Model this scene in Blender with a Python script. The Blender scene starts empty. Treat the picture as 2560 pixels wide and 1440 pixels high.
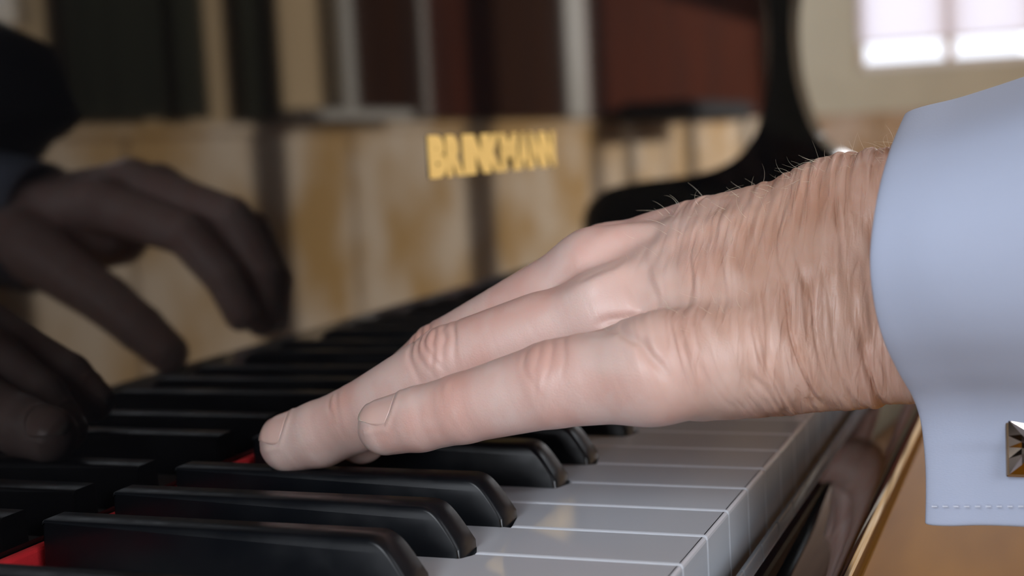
import bpy, bmesh, math, random
import numpy as np
from mathutils import Vector, Matrix

random.seed(7); np.random.seed(7)
S = bpy.context.scene
COL = S.collection
# ------------------------------------------------------------------ camera
# world: X towards the player, Y towards the treble end, Z up; origin = front top edge of the white keys at a key joint
CAM = np.array([0.08023, -0.30515, 0.09444]); YAW, PITCH, ROLL, FPX = 0.36672, 0.09914, -0.05142, 3640.49
cy_, sy_, cp_, sp_ = math.cos(YAW), math.sin(YAW), math.cos(PITCH), math.sin(PITCH)
fwd = np.array([-sy_ * cp_, cy_ * cp_, -sp_]); rt0 = np.array([cy_, sy_, 0.0]); up0 = np.cross(rt0, fwd)
rgt = math.cos(ROLL) * rt0 + math.sin(ROLL) * up0
upv = -math.sin(ROLL) * rt0 + math.cos(ROLL) * up0
cam_d = bpy.data.cameras.new('camera'); cam = bpy.data.objects.new('camera', cam_d); COL.objects.link(cam)
M = Matrix.Identity(4)
for i in range(3):
    M[i][0], M[i][1], M[i][2], M[i][3] = rgt[i], upv[i], -fwd[i], CAM[i]
cam.matrix_world = M
cam_d.sensor_width = 36; cam_d.lens = FPX / 2560 * 36
cam_d.clip_start = 0.01; cam_d.clip_end = 100
cam_d.dof.use_dof = True; cam_d.dof.focus_distance = 0.350; cam_d.dof.aperture_fstop = 11
S.camera = cam
# ------------------------------------------------------------------ world, window daylight, exposure
W = bpy.data.worlds.new('world'); S.world = W; W.use_nodes = True
bg = W.node_tree.nodes['Background']; bg.inputs[0].default_value = (0.86, 0.9, 1.0, 1); bg.inputs[1].default_value = 1.9
S.view_settings.view_transform = 'Standard'; S.view_settings.look = 'None'
S.view_settings.exposure = 0.0; S.view_settings.gamma = 1.0; S.view_settings.use_curve_mapping = False


def area(name, loc, direction, w, h, power, color):
    l = bpy.data.lights.new(name, 'AREA'); l.shape = 'RECTANGLE'; l.size = w; l.size_y = h; l.energy = power; l.color = color
    o = bpy.data.objects.new(name, l); COL.objects.link(o); o.location = loc
    o.rotation_euler = Vector(direction).to_track_quat('-Z', 'Z').to_euler(); o['kind'] = 'helper'
    return o


XP = -0.152                        # face of the fallboard
FLOOR, CEIL = -0.73, 2.2
XR, XL, YF, YN = 1.6, -2.6, 10.0, -2.2   # room faces
area('daylight_side_window', (XR - 0.03, 1.62, 1.0), (-1, -0.2, -0.35), 1.0, 1.2, 30, (0.86, 0.92, 1.0))
area('daylight_rear_side_window', (XR - 0.03, -0.95, 0.75), (-1, 0.45, -0.3), 1.2, 1.3, 19, (0.88, 0.93, 1.0))
area('daylight_near_window', (-0.11, YN + 0.03, 0.6), (0.0, 1, -0.2), 0.76, 1.36, 42, (0.88, 0.93, 1.0))
for yy in (2.55, 3.8, 5.25, 7.6):
    area('daylight_left_window', (XL + 0.03, yy, 0.95), (1, 0, -0.2), 1.0, 1.5, 9, (0.95, 0.96, 1.0))
area('daylight_far_window', (-0.4, YF - 0.12, 0.95), (0, -1, -0.1), 1.7, 0.7, 25, (0.95, 0.96, 1.0))
area('daylight_high_window', (-1.8, YF - 0.02, 1.72), (0, -1, -0.2), 0.8, 0.58, 9, (0.95, 0.97, 1.0))
sun_d = bpy.data.lights.new('sun', 'SUN'); sun_d.energy = 12; sun_d.angle = 0.009; sun_d.color = (1.0, 0.92, 0.8)
sun = bpy.data.objects.new('sun', sun_d); COL.objects.link(sun)
sun.rotation_euler = Vector((math.cos(math.radians(12)), 0.0, -math.sin(math.radians(12)))).to_track_quat('-Z', 'Z').to_euler()
S.cycles.use_fast_gi = False if hasattr(S.cycles, 'use_fast_gi') else None
S.cycles.caustics_reflective = False; S.cycles.caustics_refractive = False
S.cycles.sample_clamp_indirect = 4.0


# ------------------------------------------------------------------ helpers
def ray(u, v):
    return fwd + rgt * (u - 1280) / FPX - upv * (v - 720) / FPX


def atY(u, v, Y):
    d = ray(u, v); return CAM + d * ((Y - CAM[1]) / d[1])


def mirY(u, v, Y):
    q = atY(u, v, Y); return np.array([2 * XP - q[0], q[1], q[2]])


def mat(name, color, rough=0.5, metal=0.0, ior=1.5, spec=0.5, noise=None, bump=None, **kw):
    m = bpy.data.materials.new(name); m.use_nodes = True; nt = m.node_tree; b = nt.nodes['Principled BSDF']
    b.inputs['Base Color'].default_value = (*color, 1); b.inputs['Roughness'].default_value = rough
    b.inputs['Metallic'].default_value = metal; b.inputs['IOR'].default_value = ior
    b.inputs['Specular IOR Level'].default_value = spec
    for k, v in kw.items():
        b.inputs[k.replace('_', ' ')].default_value = v
    if noise:      # (scale vector, color2, lo, hi)
        tc = nt.nodes.new('ShaderNodeTexCoord'); mp = nt.nodes.new('ShaderNodeMapping'); n = nt.nodes.new('ShaderNodeTexNoise')
        mp.inputs['Scale'].default_value = noise[0]; n.inputs['Scale'].default_value = 1.0; n.inputs['Detail'].default_value = 4
        cr = nt.nodes.new('ShaderNodeValToRGB'); cr.color_ramp.elements[0].position = noise[2]; cr.color_ramp.elements[1].position = noise[3]
        cr.color_ramp.elements[0].color = (*color, 1); cr.color_ramp.elements[1].color = (*noise[1], 1)
        nt.links.new(tc.outputs['Object'], mp.inputs[0]); nt.links.new(mp.outputs[0], n.inputs['Vector'])
        nt.links.new(n.outputs['Fac'], cr.inputs[0]); nt.links.new(cr.outputs[0], b.inputs['Base Color'])
    if bump:       # (scale vector, strength, distance)
        tc = nt.nodes.new('ShaderNodeTexCoord'); mp = nt.nodes.new('ShaderNodeMapping'); n = nt.nodes.new('ShaderNodeTexNoise')
        mp.inputs['Scale'].default_value = bump[0]; n.inputs['Scale'].default_value = 1.0; n.inputs['Detail'].default_value = 3
        bp = nt.nodes.new('ShaderNodeBump'); bp.inputs['Strength'].default_value = bump[1]; bp.inputs['Distance'].default_value = bump[2]
        nt.links.new(tc.outputs['Object'], mp.inputs[0]); nt.links.new(mp.outputs[0], n.inputs['Vector'])
        nt.links.new(n.outputs['Fac'], bp.inputs['Height']); nt.links.new(bp.outputs[0], b.inputs['Normal'])
    return m


def link(name, me, material=None, parent=None):
    o = bpy.data.objects.new(name, me); COL.objects.link(o)
    if material and not me.materials: me.materials.append(material)
    if parent: o.parent = parent
    return o


def mesh_from(name, verts, faces, smooth=False):
    me = bpy.data.meshes.new(name); me.from_pydata([tuple(map(float, v)) for v in verts], [], [tuple(map(int, f)) for f in faces]); me.update()
    if smooth: me.polygons.foreach_set('use_smooth', [True] * len(me.polygons))
    return me


def bm_mesh(name, bm, smooth=False):
    bmesh.ops.recalc_face_normals(bm, faces=bm.faces)
    me = bpy.data.meshes.new(name); bm.to_mesh(me); bm.free()
    if smooth:
        me.polygons.foreach_set('use_smooth', [True] * len(me.polygons))
    return me


def box_bm(bm, x0, x1, y0, y1, z0, z1, bev=0.0, seg=2):
    vs = [bm.verts.new(p) for p in ((x0, y0, z0), (x1, y0, z0), (x1, y1, z0), (x0, y1, z0), (x0, y0, z1), (x1, y0, z1), (x1, y1, z1), (x0, y1, z1))]
    fs = [bm.faces.new([vs[i] for i in f]) for f in ((0, 3, 2, 1), (4, 5, 6, 7), (0, 1, 5, 4), (1, 2, 6, 5), (2, 3, 7, 6), (3, 0, 4, 7))]
    if bev > 0:
        es = list({e for f in fs for e in f.edges})
        bmesh.ops.bevel(bm, geom=es, offset=bev, segments=seg, affect='EDGES', profile=0.5)


def box(name, x0, x1, y0, y1, z0, z1, m, parent=None, bev=0.0, seg=2):
    bm = bmesh.new(); box_bm(bm, x0, x1, y0, y1, z0, z1, bev, seg)
    return link(name, bm_mesh(name, bm, False), m, parent)


def boxes(name, lst, m, parent=None, bev=0.0):
    bm = bmesh.new()
    for b in lst: box_bm(bm, *b, bev)
    return link(name, bm_mesh(name, bm), m, parent)


def empty(name, loc=(0, 0, 0)):
    o = bpy.data.objects.new(name, None); COL.objects.link(o); o.location = loc; o.empty_display_size = 0.05; return o


def tag(o, label=None, cat=None, group=None, kind=None):
    if label: o['label'] = label
    if cat: o['category'] = cat
    if group: o['group'] = group
    if kind: o['kind'] = kind
    return o


def adopt(child, parent):
    child.parent = parent; child.matrix_parent_inverse = Matrix.Translation(-Vector(parent.location))


def extrude_profile(name, prof, y0, y1, m, parent=None, bev=0.0, seg=2, smooth=True):
    """closed XZ outline pushed along Y"""
    bm = bmesh.new()
    a = [bm.verts.new((x, y0, z)) for x, z in prof]; b = [bm.verts.new((x, y1, z)) for x, z in prof]
    n = len(prof); caps = [bm.faces.new(a), bm.faces.new(b[::-1])]
    for i in range(n): bm.faces.new((a[i], b[i], b[(i + 1) % n], a[(i + 1) % n]))
    if bev: bmesh.ops.bevel(bm, geom=list({e for f in caps for e in f.edges}), offset=bev, segments=seg, affect='EDGES')
    me = bm_mesh(name, bm, smooth)
    if smooth:
        me.set_sharp_from_angle(angle=math.radians(35))
    return link(name, me, m, parent)


# ------------------------------------------------------------------ materials
MAT = {}
MAT['plaster'] = mat('beige_plaster', (0.62, 0.62, 0.50), 0.8, noise=((3, 3, 3), (0.57, 0.57, 0.46), 0.35, 0.7))
MAT['warm_plaster'] = mat('tan_plaster', (0.46, 0.35, 0.22), 0.8, noise=((3, 3, 3), (0.42, 0.31, 0.19), 0.35, 0.7))
MAT['ceiling'] = mat('ceiling_timber', (0.36, 0.2, 0.09), 0.6, noise=((2, 12, 2), (0.24, 0.12, 0.05), 0.4, 0.65))
MAT['honey'] = mat('honey_wood', (0.44, 0.28, 0.12), 0.25, noise=((2.5, 3.4, 3.2), (0.62, 0.52, 0.42), 0.38, 0.6))
MAT['floor'] = mat('honey_floor', (0.30, 0.135, 0.014), 0.45, spec=0.04, noise=((9, 1.5, 4), (0.19, 0.078, 0.007), 0.4, 0.7))
MAT['white_frame'] = mat('white_paint', (0.8, 0.78, 0.76), 0.4)
MAT['warm_frame'] = mat('warm_wood_frame', (0.62, 0.42, 0.25), 0.5)
MAT['door'] = mat('red_brown_wood', (0.056, 0.014, 0.007), 0.8, spec=0.05, noise=((5, 7, 1.2), (0.036, 0.012, 0.008), 0.4, 0.65))
MAT['door_dark'] = mat('dark_brown_wood', (0.03, 0.011, 0.005), 0.8, spec=0.05, noise=((5, 9, 1.0), (0.02, 0.009, 0.006), 0.4, 0.65))
MAT['drape'] = mat('dark_green_drape', (0.028, 0.032, 0.018), 0.95)
MAT['grey'] = mat('grey_metal_trim', (0.36, 0.35, 0.33), 0.4)
MAT['black_cloth'] = mat('black_cloth', (0.008, 0.009, 0.012), 0.9)
MAT['piano'] = mat('black_polyester', (0.003, 0.003, 0.0035), 0.035, ior=1.46)
MAT['felt'] = mat('red_felt', (0.45, 0.006, 0.012), 0.95, bump=((3000, 3000, 3000), 0.3, 0.0005))
MAT['gold'] = mat('gold_inlay', (0.9, 0.6, 0.17), 0.45, metal=0.2)
MAT['white_key'] = mat('white_key_top', (0.60, 0.63, 0.68), 0.07, ior=1.5)
bk = mat('black_key', (0.005, 0.006, 0.008), 0.22, ior=1.5, spec=0.22)
nt = bk.node_tree; tc = nt.nodes.new('ShaderNodeTexCoord'); nz = nt.nodes.new('ShaderNodeTexNoise'); nz.inputs['Scale'].default_value = 70; nz.inputs['Detail'].default_value = 5
mr = nt.nodes.new('ShaderNodeMapRange'); mr.inputs[1].default_value = 0.45; mr.inputs[2].default_value = 0.75; mr.inputs[3].default_value = 0.28; mr.inputs[4].default_value = 0.55
nt.links.new(tc.outputs['Object'], nz.inputs['Vector']); nt.links.new(nz.outputs['Fac'], mr.inputs[0]); nt.links.new(mr.outputs[0], nt.nodes['Principled BSDF'].inputs['Roughness'])
MAT['black_key'] = bk
MAT['black_key_top'] = mat('black_key_polished', (0.004, 0.004, 0.005), 0.07, ior=1.5)
MAT['shirt'] = mat('white_shirt_cloth', (0.385, 0.435, 0.57), 0.85, bump=((1600, 1600, 5000), 0.25, 0.0002), Sheen_Weight=0.1)
MAT['thread'] = mat('shirt_thread', (0.62, 0.66, 0.76), 0.9)
MAT['suit'] = mat('dark_suit_cloth', (0.01, 0.011, 0.015), 0.9)
MAT['bronze'] = mat('polished_bronze', (0.45, 0.36, 0.29), 0.12, metal=1.0)
MAT['nail'] = mat('fingernail', (0.72, 0.47, 0.4), 0.24, Subsurface_Weight=0.3, Subsurface_Radius=(0.0035, 0.0012, 0.0007))
MAT['hair'] = mat('light_arm_hair', (0.85, 0.75, 0.58), 0.3)
blind = mat('blind_cloth', (0.9, 0.85, 0.87), 0.9); blind.node_tree.nodes['Principled BSDF'].inputs['Transmission Weight'].default_value = 0.0
nt = blind.node_tree; tr = nt.nodes.new('ShaderNodeBsdfTranslucent'); tr.inputs[0].default_value = (0.9, 0.84, 0.88, 1); mx = nt.nodes.new('ShaderNodeMixShader'); mx.inputs[0].default_value = 0.7
out = nt.nodes['Material Output']; nt.links.new(nt.nodes['Principled BSDF'].outputs[0], mx.inputs[1]); nt.links.new(tr.outputs[0], mx.inputs[2]); nt.links.new(mx.outputs[0], out.inputs[0])
MAT['blind'] = blind
gl = bpy.data.materials.new('window_glass'); gl.use_nodes = True; nt = gl.node_tree; nt.nodes.remove(nt.nodes['Principled BSDF'])
tr = nt.nodes.new('ShaderNodeBsdfTransparent'); gg = nt.nodes.new('ShaderNodeBsdfGlossy'); gg.inputs['Roughness'].default_value = 0.02; mx = nt.nodes.new('ShaderNodeMixShader'); mx.inputs[0].default_value = 0.06
nt.links.new(tr.outputs[0], mx.inputs[1]); nt.links.new(gg.outputs[0], mx.inputs[2]); nt.links.new(mx.outputs[0], nt.nodes['Material Output'].inputs[0])
MAT['glass'] = gl

# ------------------------------------------------------------------ room shell
T = 0.12


def struct(o):
    o['kind'] = 'structure'; return o


struct(box('floor', XL - T, XR + T, YN - T, YF + T, FLOOR - 0.1, FLOOR, MAT['floor']))
struct(box('ceiling', XL - T, XR + T, YN - T, YF + T, CEIL, CEIL + 0.1, MAT['ceiling']))


def wall_with_holes(name, axis, pos0, pos1, a0, a1, holes):
    """axis 'X': wall plane at X in pos0..pos1 running along Y; holes = (lo, hi, z0, z1), sorted"""
    lst = []; cur = a0
    for lo, hi, z0, z1 in holes:
        lst.append((cur, lo, FLOOR, CEIL)); lst.append((lo, hi, FLOOR, z0)); lst.append((lo, hi, z1, CEIL)); cur = hi
    lst.append((cur, a1, FLOOR, CEIL))
    if axis == 'X': bl = [(pos0, pos1, l, h, z0, z1) for l, h, z0, z1 in lst]
    else: bl = [(l, h, pos0, pos1, z0, z1) for l, h, z0, z1 in lst]
    return struct(boxes(name, bl, MAT['plaster']))


HR = [(-1.6, -0.3, 0.05, 1.5), (1.1, 2.19, 0.385, 1.7)]
HF = [(-2.25, -1.36, 1.4, 2.05), (-1.26, 0.52, 0.46, 1.3)]
HL = [(2.05, 3.03, 0.1, 1.75), (3.12, 4.46, 0.1, 1.75), (4.64, 5.92, 0.1, 1.75), (5.99, 9.6, 0.1, 1.75)]
HN = [(-0.5, 0.28, -0.1, 1.3)]
wall_right = wall_with_holes('wall_right', 'X', XR, XR + T, YN - T, YF + T, HR)
wall_right.data.materials[0] = MAT['warm_plaster']
wall_far = wall_with_holes('wall_far', 'Y', YF, YF + T, XL, XR, HF)
wall_left = wall_with_holes('wall_left', 'X', XL - T, XL, YN - T, YF + T, HL)
wall_near = wall_with_holes('wall_near', 'Y', YN - T, YN, XL, XR, HN)


def window(name, axis, pos, hole, nbars, mframe, mbar):
    lo, hi, z0, z1 = hole; f = 0.05; d0, d1 = pos - 0.02, pos + 0.04

    def bb(a0, a1, c0, c1):
        return (d0, d1, a0, a1, c0, c1) if axis == 'X' else (a0, a1, d0, d1, c0, c1)
    fr = struct(boxes(name, [bb(lo, lo + f, z0, z1), bb(hi - f, hi, z0, z1), bb(lo + f, hi - f, z0, z0 + f), bb(lo + f, hi - f, z1 - f, z1)], mframe))
    step = (hi - lo - 2 * f) / (nbars + 1)
    for i in range(nbars):
        c = lo + f + step * (i + 1); link('mullion', bm_box_mesh('mullion', bb(c - 0.03, c + 0.03, z0 + f, z1 - f)), mbar, fr)
    for i in range(nbars + 1):
        a = lo + f + step * i + (0.03 if i else 0); b = lo + f + step * (i + 1) - (0.03 if i < nbars else 0)
        g = bb(a, b, z0 + f, z1 - f)
        g = (pos + 0.008, pos + 0.014, *g[2:]) if axis == 'X' else (*g[:2], pos + 0.008, pos + 0.014, *g[4:])
        link('pane', bm_box_mesh('pane', g), MAT['glass'], fr)
    return fr


def bm_box_mesh(name, b):
    bm = bmesh.new(); box_bm(bm, *b); return bm_mesh(name, bm)


window('window_1', 'X', XR + 0.06, HR[1], 1, MAT['white_frame'], MAT['white_frame'])
w2 = window('window_2', 'Y', YF + 0.06, HF[1], 2, MAT['white_frame'], MAT['warm_frame'])
for i, h in enumerate(HL): window('window_%d' % (i + 3), 'X', XL - 0.06, h, 0, MAT['white_frame'], MAT['white_frame'])
window('window_7', 'Y', YN - 0.06, HN[0], 1, MAT['white_frame'], MAT['white_frame'])
window('window_8', 'X', XR + 0.06, HR[0], 1, MAT['white_frame'], MAT['white_frame'])
# roller blind in the far window, let down to leave a bright strip above the sill
window('window_9', 'Y', YF + 0.06, HF[0], 0, MAT['white_frame'], MAT['white_frame'])
bl = tag(empty('roller_blind', (-0.37, YF + 0.02, 0.65)), 'pale lilac roller blind lowered over the far window', 'blind')
nb = 24; vs = []; fc = []
for k, yy in enumerate((YF + 0.016, YF + 0.02)):
    for i in range(nb + 1):
        x = -1.25 + 1.76 * i / nb
        for z in (0.655, 1.28): vs.append((x, yy + 0.003 * math.sin(i * 1.3), z))
for i in range(nb): fc.append((2 * i, 2 * i + 2, 2 * i + 3, 2 * i + 1))
o = link('blind_cloth', mesh_from('blind_cloth', vs[:2 * (nb + 1)], fc), MAT['blind']); adopt(o, bl)
o = box('bottom_bar', -1.25, 0.51, YF + 0.01, YF + 0.026, 0.64, 0.658, MAT['white_frame']); adopt(o, bl)

# dado panelling (each board panel a part of its wall)
DZ = 0.15


def dado(wall, axis, pos, inward, a0, a1, step, rnd):
    a = a0
    while a < a1 - 0.05:
        b = min(a1, a + step * rnd.uniform(0.75, 1.25)); t = rnd.uniform(0.018, 0.026)
        p0, p1 = (pos - t, pos) if inward < 0 else (pos, pos + t)
        bm = bmesh.new()
        box_bm(bm, *((p0, p1, a + 0.006, b - 0.006, FLOOR + 0.1, DZ) if axis == 'X' else (a + 0.006, b - 0.006, p0, p1, FLOOR + 0.1, DZ)), 0.006, 1)
        link('panel', bm_mesh('panel', bm), MAT['honey'], wall); a = b
    q0, q1 = (pos - 0.035, pos) if inward < 0 else (pos, pos + 0.035)
    for nm, z0, z1 in (('dado_rail', DZ, DZ + 0.03), ('skirting', FLOOR, FLOOR + 0.1)):
        bm = bmesh.new()
        box_bm(bm, *((q0, q1, a0, a1, z0, z1) if axis == 'X' else (a0, a1, q0, q1, z0, z1)), 0.006, 1)
        link(nm, bm_mesh(nm, bm), MAT['honey'], wall)


rnd = random.Random(5)
dado(wall_right, 'X', XR, -1, YN, YF, 0.62, rnd)
dado(wall_far, 'Y', YF, -1, XL, XR - 0.04, 0.5, rnd)
dado(wall_left, 'X', XL, 1, YN, 2.3, 0.8, rnd)

# tall double doors and dark panelling above the dado on the side wall
d1 = struct(empty('door_1', (XR, 4.6, FLOOR)))


def dpart(name, b, m, bev=0.004):
    o = box(name, *b, m, None, bev, 1); adopt(o, d1); return o


dpart('leaf', (XR - 0.05, XR - 0.002, 3.52, 4.02, DZ + 0.035, 1.75), MAT['door_dark'])
dpart('leaf', (XR - 0.05, XR - 0.002, 4.06, 4.66, DZ + 0.035, 1.75), MAT['door'])
dpart('leaf', (XR - 0.05, XR - 0.002, 4.68, 5.45, DZ + 0.035, 1.75), MAT['door_dark'])
dpart('metal_strip', (XR - 0.07, XR - 0.002, 5.46, 5.72, DZ + 0.035, 1.75), MAT['grey'])
dpart('leaf', (XR - 0.05, XR - 0.002, 5.73, 9.96, DZ + 0.035, 1.75), MAT['door'])
dpart('metal_strip', (XR - 0.06, XR - 0.002, 4.025, 4.055, DZ + 0.035, 1.75), MAT['grey'])


def drape(y0, y1, z0, z1, label):
    n = 40; vs = []; fc = []
    for i in range(n + 1):
        y = y0 + (y1 - y0) * i / n; x = XR - 0.05 - 0.02 * math.sin(i * 1.1) - 0.008 * math.sin(i * 2.7)
        for dx in (0.0, 0.006):
            vs += [(x + dx, y, z0), (x + dx, y, z1)]
    for i in range(n):
        a = 4 * i; b = a + 4
        fc += [(a, b, b + 1, a + 1), (a + 2, a + 3, b + 3, b + 2), (a, a + 2, b + 2, b), (a + 1, b + 1, b + 3, a + 3)]
    fc += [(0, 1, 3, 2), (4 * n, 4 * n + 2, 4 * n + 3, 4 * n + 1)]
    o = link('drape', mesh_from('drape', vs, fc, True), MAT['drape'])
    return tag(o, label, 'drape', 'dark green drapes reflected in the piano')


drape(2.23, 2.56, 0.19, 1.75, 'dark green drape nearest the window, mirrored in the fallboard')
drape(2.62, 2.74, 0.19, 1.75, 'narrow dark green drape between two beige wall strips, mirrored')
drape(2.92, 3.1, 0.19, 1.75, 'dark green drape beside the grey post, mirrored in the fallboard')
tr1 = struct(box('trim_1', XR - 0.13, XR - 0.001, 3.06, 3.77, DZ + 0.03, DZ + 0.062, MAT['grey'], None, 0.006))
link('post', bm_box_mesh('post', (XR - 0.075, XR - 0.03, 3.43, 3.5, DZ + 0.062, 1.6)), MAT['grey'], tr1)
# dark stool in front of the side wall
t = tag(empty('stool', (1.3, 6.6, FLOOR)), 'black padded stool seat mirrored near the piano arm', 'stool')
o = box('seat', 1.12, 1.48, 5.92, 7.25, 0.15, 0.245, MAT['black_cloth'], None, 0.04, 4); adopt(o, t)
for lx in (1.16, 1.44):
    for ly in (6.0, 7.17):
        o = box('leg', lx - 0.02, lx + 0.02, ly - 0.02, ly + 0.02, FLOOR, 0.17, MAT['grey'], None, 0.004); adopt(o, t)

# ------------------------------------------------------------------ piano
PW = 0.0235; Y0 = -14 * PW; Y1 = Y0 + 52 * PW; YE = 0.985
piano = tag(empty('piano', (-0.3, 0.282, FLOOR)), 'black polished upright piano with gold lettering on its fallboard', 'piano')


def pp(o, label=None):
    adopt(o, piano)
    if label: o['label'] = label
    return o


fb = pp(box('fallboard', XP - 0.022, XP, Y0 - 0.09, YE, 0.0005, 0.245, MAT['piano'], None, 0.0012, 2))
pp(box('upper_panel', XP - 0.06, XP - 0.03, Y0 - 0.09, YE, 0.0, 0.52, MAT['piano'], None, 0.002))
pp(box('lower_panel', XP - 0.06, XP - 0.03, Y0 - 0.09, YE, FLOOR + 0.06, -0.08, MAT['piano'], None, 0.002))
pp(box('lid', -0.56, XP - 0.02, Y0 - 0.15, YE + 0.06, 0.52, 0.545, MAT['piano'], None, 0.004))
pp(box('back', -0.54, -0.5, Y0 - 0.09, YE, FLOOR + 0.06, 0.52, MAT['piano'], None, 0.002))
for a, b in ((YE, YE + 0.05), (Y0 - 0.14, Y0 - 0.09)):
    pp(box('side_panel', -0.54, XP - 0.004, a, b, FLOOR, 0.52, MAT['piano'], None, 0.003))
# curved arms
ctrl = [(-0.160, 0.52), (-0.128, 0.30), (-0.137, 0.235), (-0.143, 0.19), (-0.142, 0.15), (-0.136, 0.118), (-0.127, 0.093), (-0.113, 0.075), (-0.092, 0.063), (-0.06, 0.0565), (-0.02, 0.0535), (0.008, 0.049), (0.026, 0.040), (0.036, 0.024), (0.038, 0.0), (0.036, -0.035)]


def catmull(pts, n=6):
    out = []
    P = [np.array(q, float) for q in pts]
    for i in range(len(P) - 1):
        p0 = P[max(i - 1, 0)]; p1 = P[i]; p2 = P[i + 1]; p3 = P[min(i + 2, len(P) - 1)]
        for k in range(n):
            t = k / n; out.append(0.5 * (2 * p1 + (p2 - p0) * t + (2 * p0 - 5 * p1 + 4 * p2 - p3) * t * t + (3 * p1 - p0 - 3 * p2 + p3) * t ** 3))
    out.append(P[-1]); return out


prof = [tuple(q) for q in catmull(ctrl)] + [(-0.0, -0.05), (-0.15, -0.09), (-0.2, -0.09), (-0.2, 0.52)]
for a, b in ((YE, YE + 0.05), (Y0 - 0.14, Y0 - 0.09)):
    pp(extrude_profile('arm', prof, a, b, MAT['piano'], None, 0.004, 3))
for a, b in ((Y1 + 0.003, YE), (Y0 - 0.09, Y0 - 0.003)):
    pp(box('key_block', XP + 0.001, -0.002, a, b, -0.03, 0.012, MAT['piano'], None, 0.003))
pp(box('key_rail', 0.0042, 0.012, Y0 - 0.09, YE, -0.05, -0.0206, MAT['piano'], None, 0.001))
pp(box('keybed', -0.5, -0.012, Y0 - 0.09, YE, -0.085, -0.033, MAT['piano'], None, 0.003))
ks = [(0.004, -0.0205), (0.004, -0.0150), (0.0048, -0.0115), (0.0073, -0.0093), (0.011, -0.0082), (0.0155, -0.0076), (0.022, -0.0078), (0.027, -0.0088), (0.0297, -0.0105), (0.0312, -0.0135), (0.0316, -0.017), (0.0305, -0.0205)]
pp(extrude_profile('keyslip', [tuple(q) for q in catmull(ks, 3)], Y0 - 0.09, YE, MAT['piano'], None, 0.0))
pp(box('name_felt', XP + 0.0003, XP + 0.0036, Y0, Y1, -0.004, 0.0050, MAT['felt'], None, 0.001), 'red felt strip along the foot of the fallboard')

# white keys -------------------------------------------------------------
NOTE = 'ABCDEFG'
BOFF = {'A': 0.004, 'C': -0.0025, 'D': 0.0025, 'F': -0.004, 'G': 0.0}   # black key above boundary after this white key
XB = -0.0505; XBK = XP + 0.0068
BHW = 0.00525
white_mesh = {}


def white_key_mesh(nl, nr):
    k = (round(nl, 5), round(nr, 5))
    if k in white_mesh: return white_mesh[k]
    g = 0.00014; w = PW; r = 0.0007
    pts = []
    # outline counter-clockwise from above (X forward, Y right); front corners rounded
    for cx, cyy, a0 in ((-r, w - g - r, 0), ):
        pts += [(cx + r * math.cos(a), cyy + r * math.sin(a)) for a in np.linspace(0, math.pi / 2, 4)]
    yr = w - g if nr <= 0 else w - nr
    if nr > 0: pts += [(XB + 0.0005, w - g), (XB + 0.0005, yr)]
    pts += [(XBK, yr)]
    yl = g if nl <= 0 else nl
    pts += [(XBK, yl)]
    if nl > 0: pts += [(XB + 0.0005, yl), (XB + 0.0005, g)]
    pts += [(-r + r * math.cos(a), g + r + r * math.sin(a)) for a in np.linspace(-math.pi / 2, 0, 4)]
    bm = bmesh.new()
    top = [bm.verts.new((x, y, 0)) for x, y in pts]; bot = [bm.verts.new((x, y, -0.021)) for x, y in pts]
    ft = bm.faces.new(top); bm.faces.new(bot[::-1]); n = len(pts)
    for i in range(n): bm.faces.new((top[i], bot[i], bot[(i + 1) % n], top[(i + 1) % n]))
    bmesh.ops.bevel(bm, geom=list(ft.edges), offset=0.0011, segments=3, affect='EDGES', profile=0.5)
    me = bm_mesh('white_key', bm, False); me.materials.append(MAT['white_key'])
    white_mesh[k] = me; return me


blacks = []
for i in range(52):
    nt_ = NOTE[i % 7]; prev = NOTE[(i - 1) % 7]
    nl = nr = 0
    if i > 0 and prev in BOFF: nl = BOFF[prev] + BHW + 0.0007
    if i < 51 and nt_ in BOFF:
        nr = BHW - BOFF[nt_] + 0.0007; blacks.append(Y0 + (i + 1) * PW + BOFF[nt_])
    o = link('white_key', white_key_mesh(nl, nr)); o.location = (0, Y0 + i * PW, 0); adopt(o, piano)
# black keys
TH = 0.0118


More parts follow.
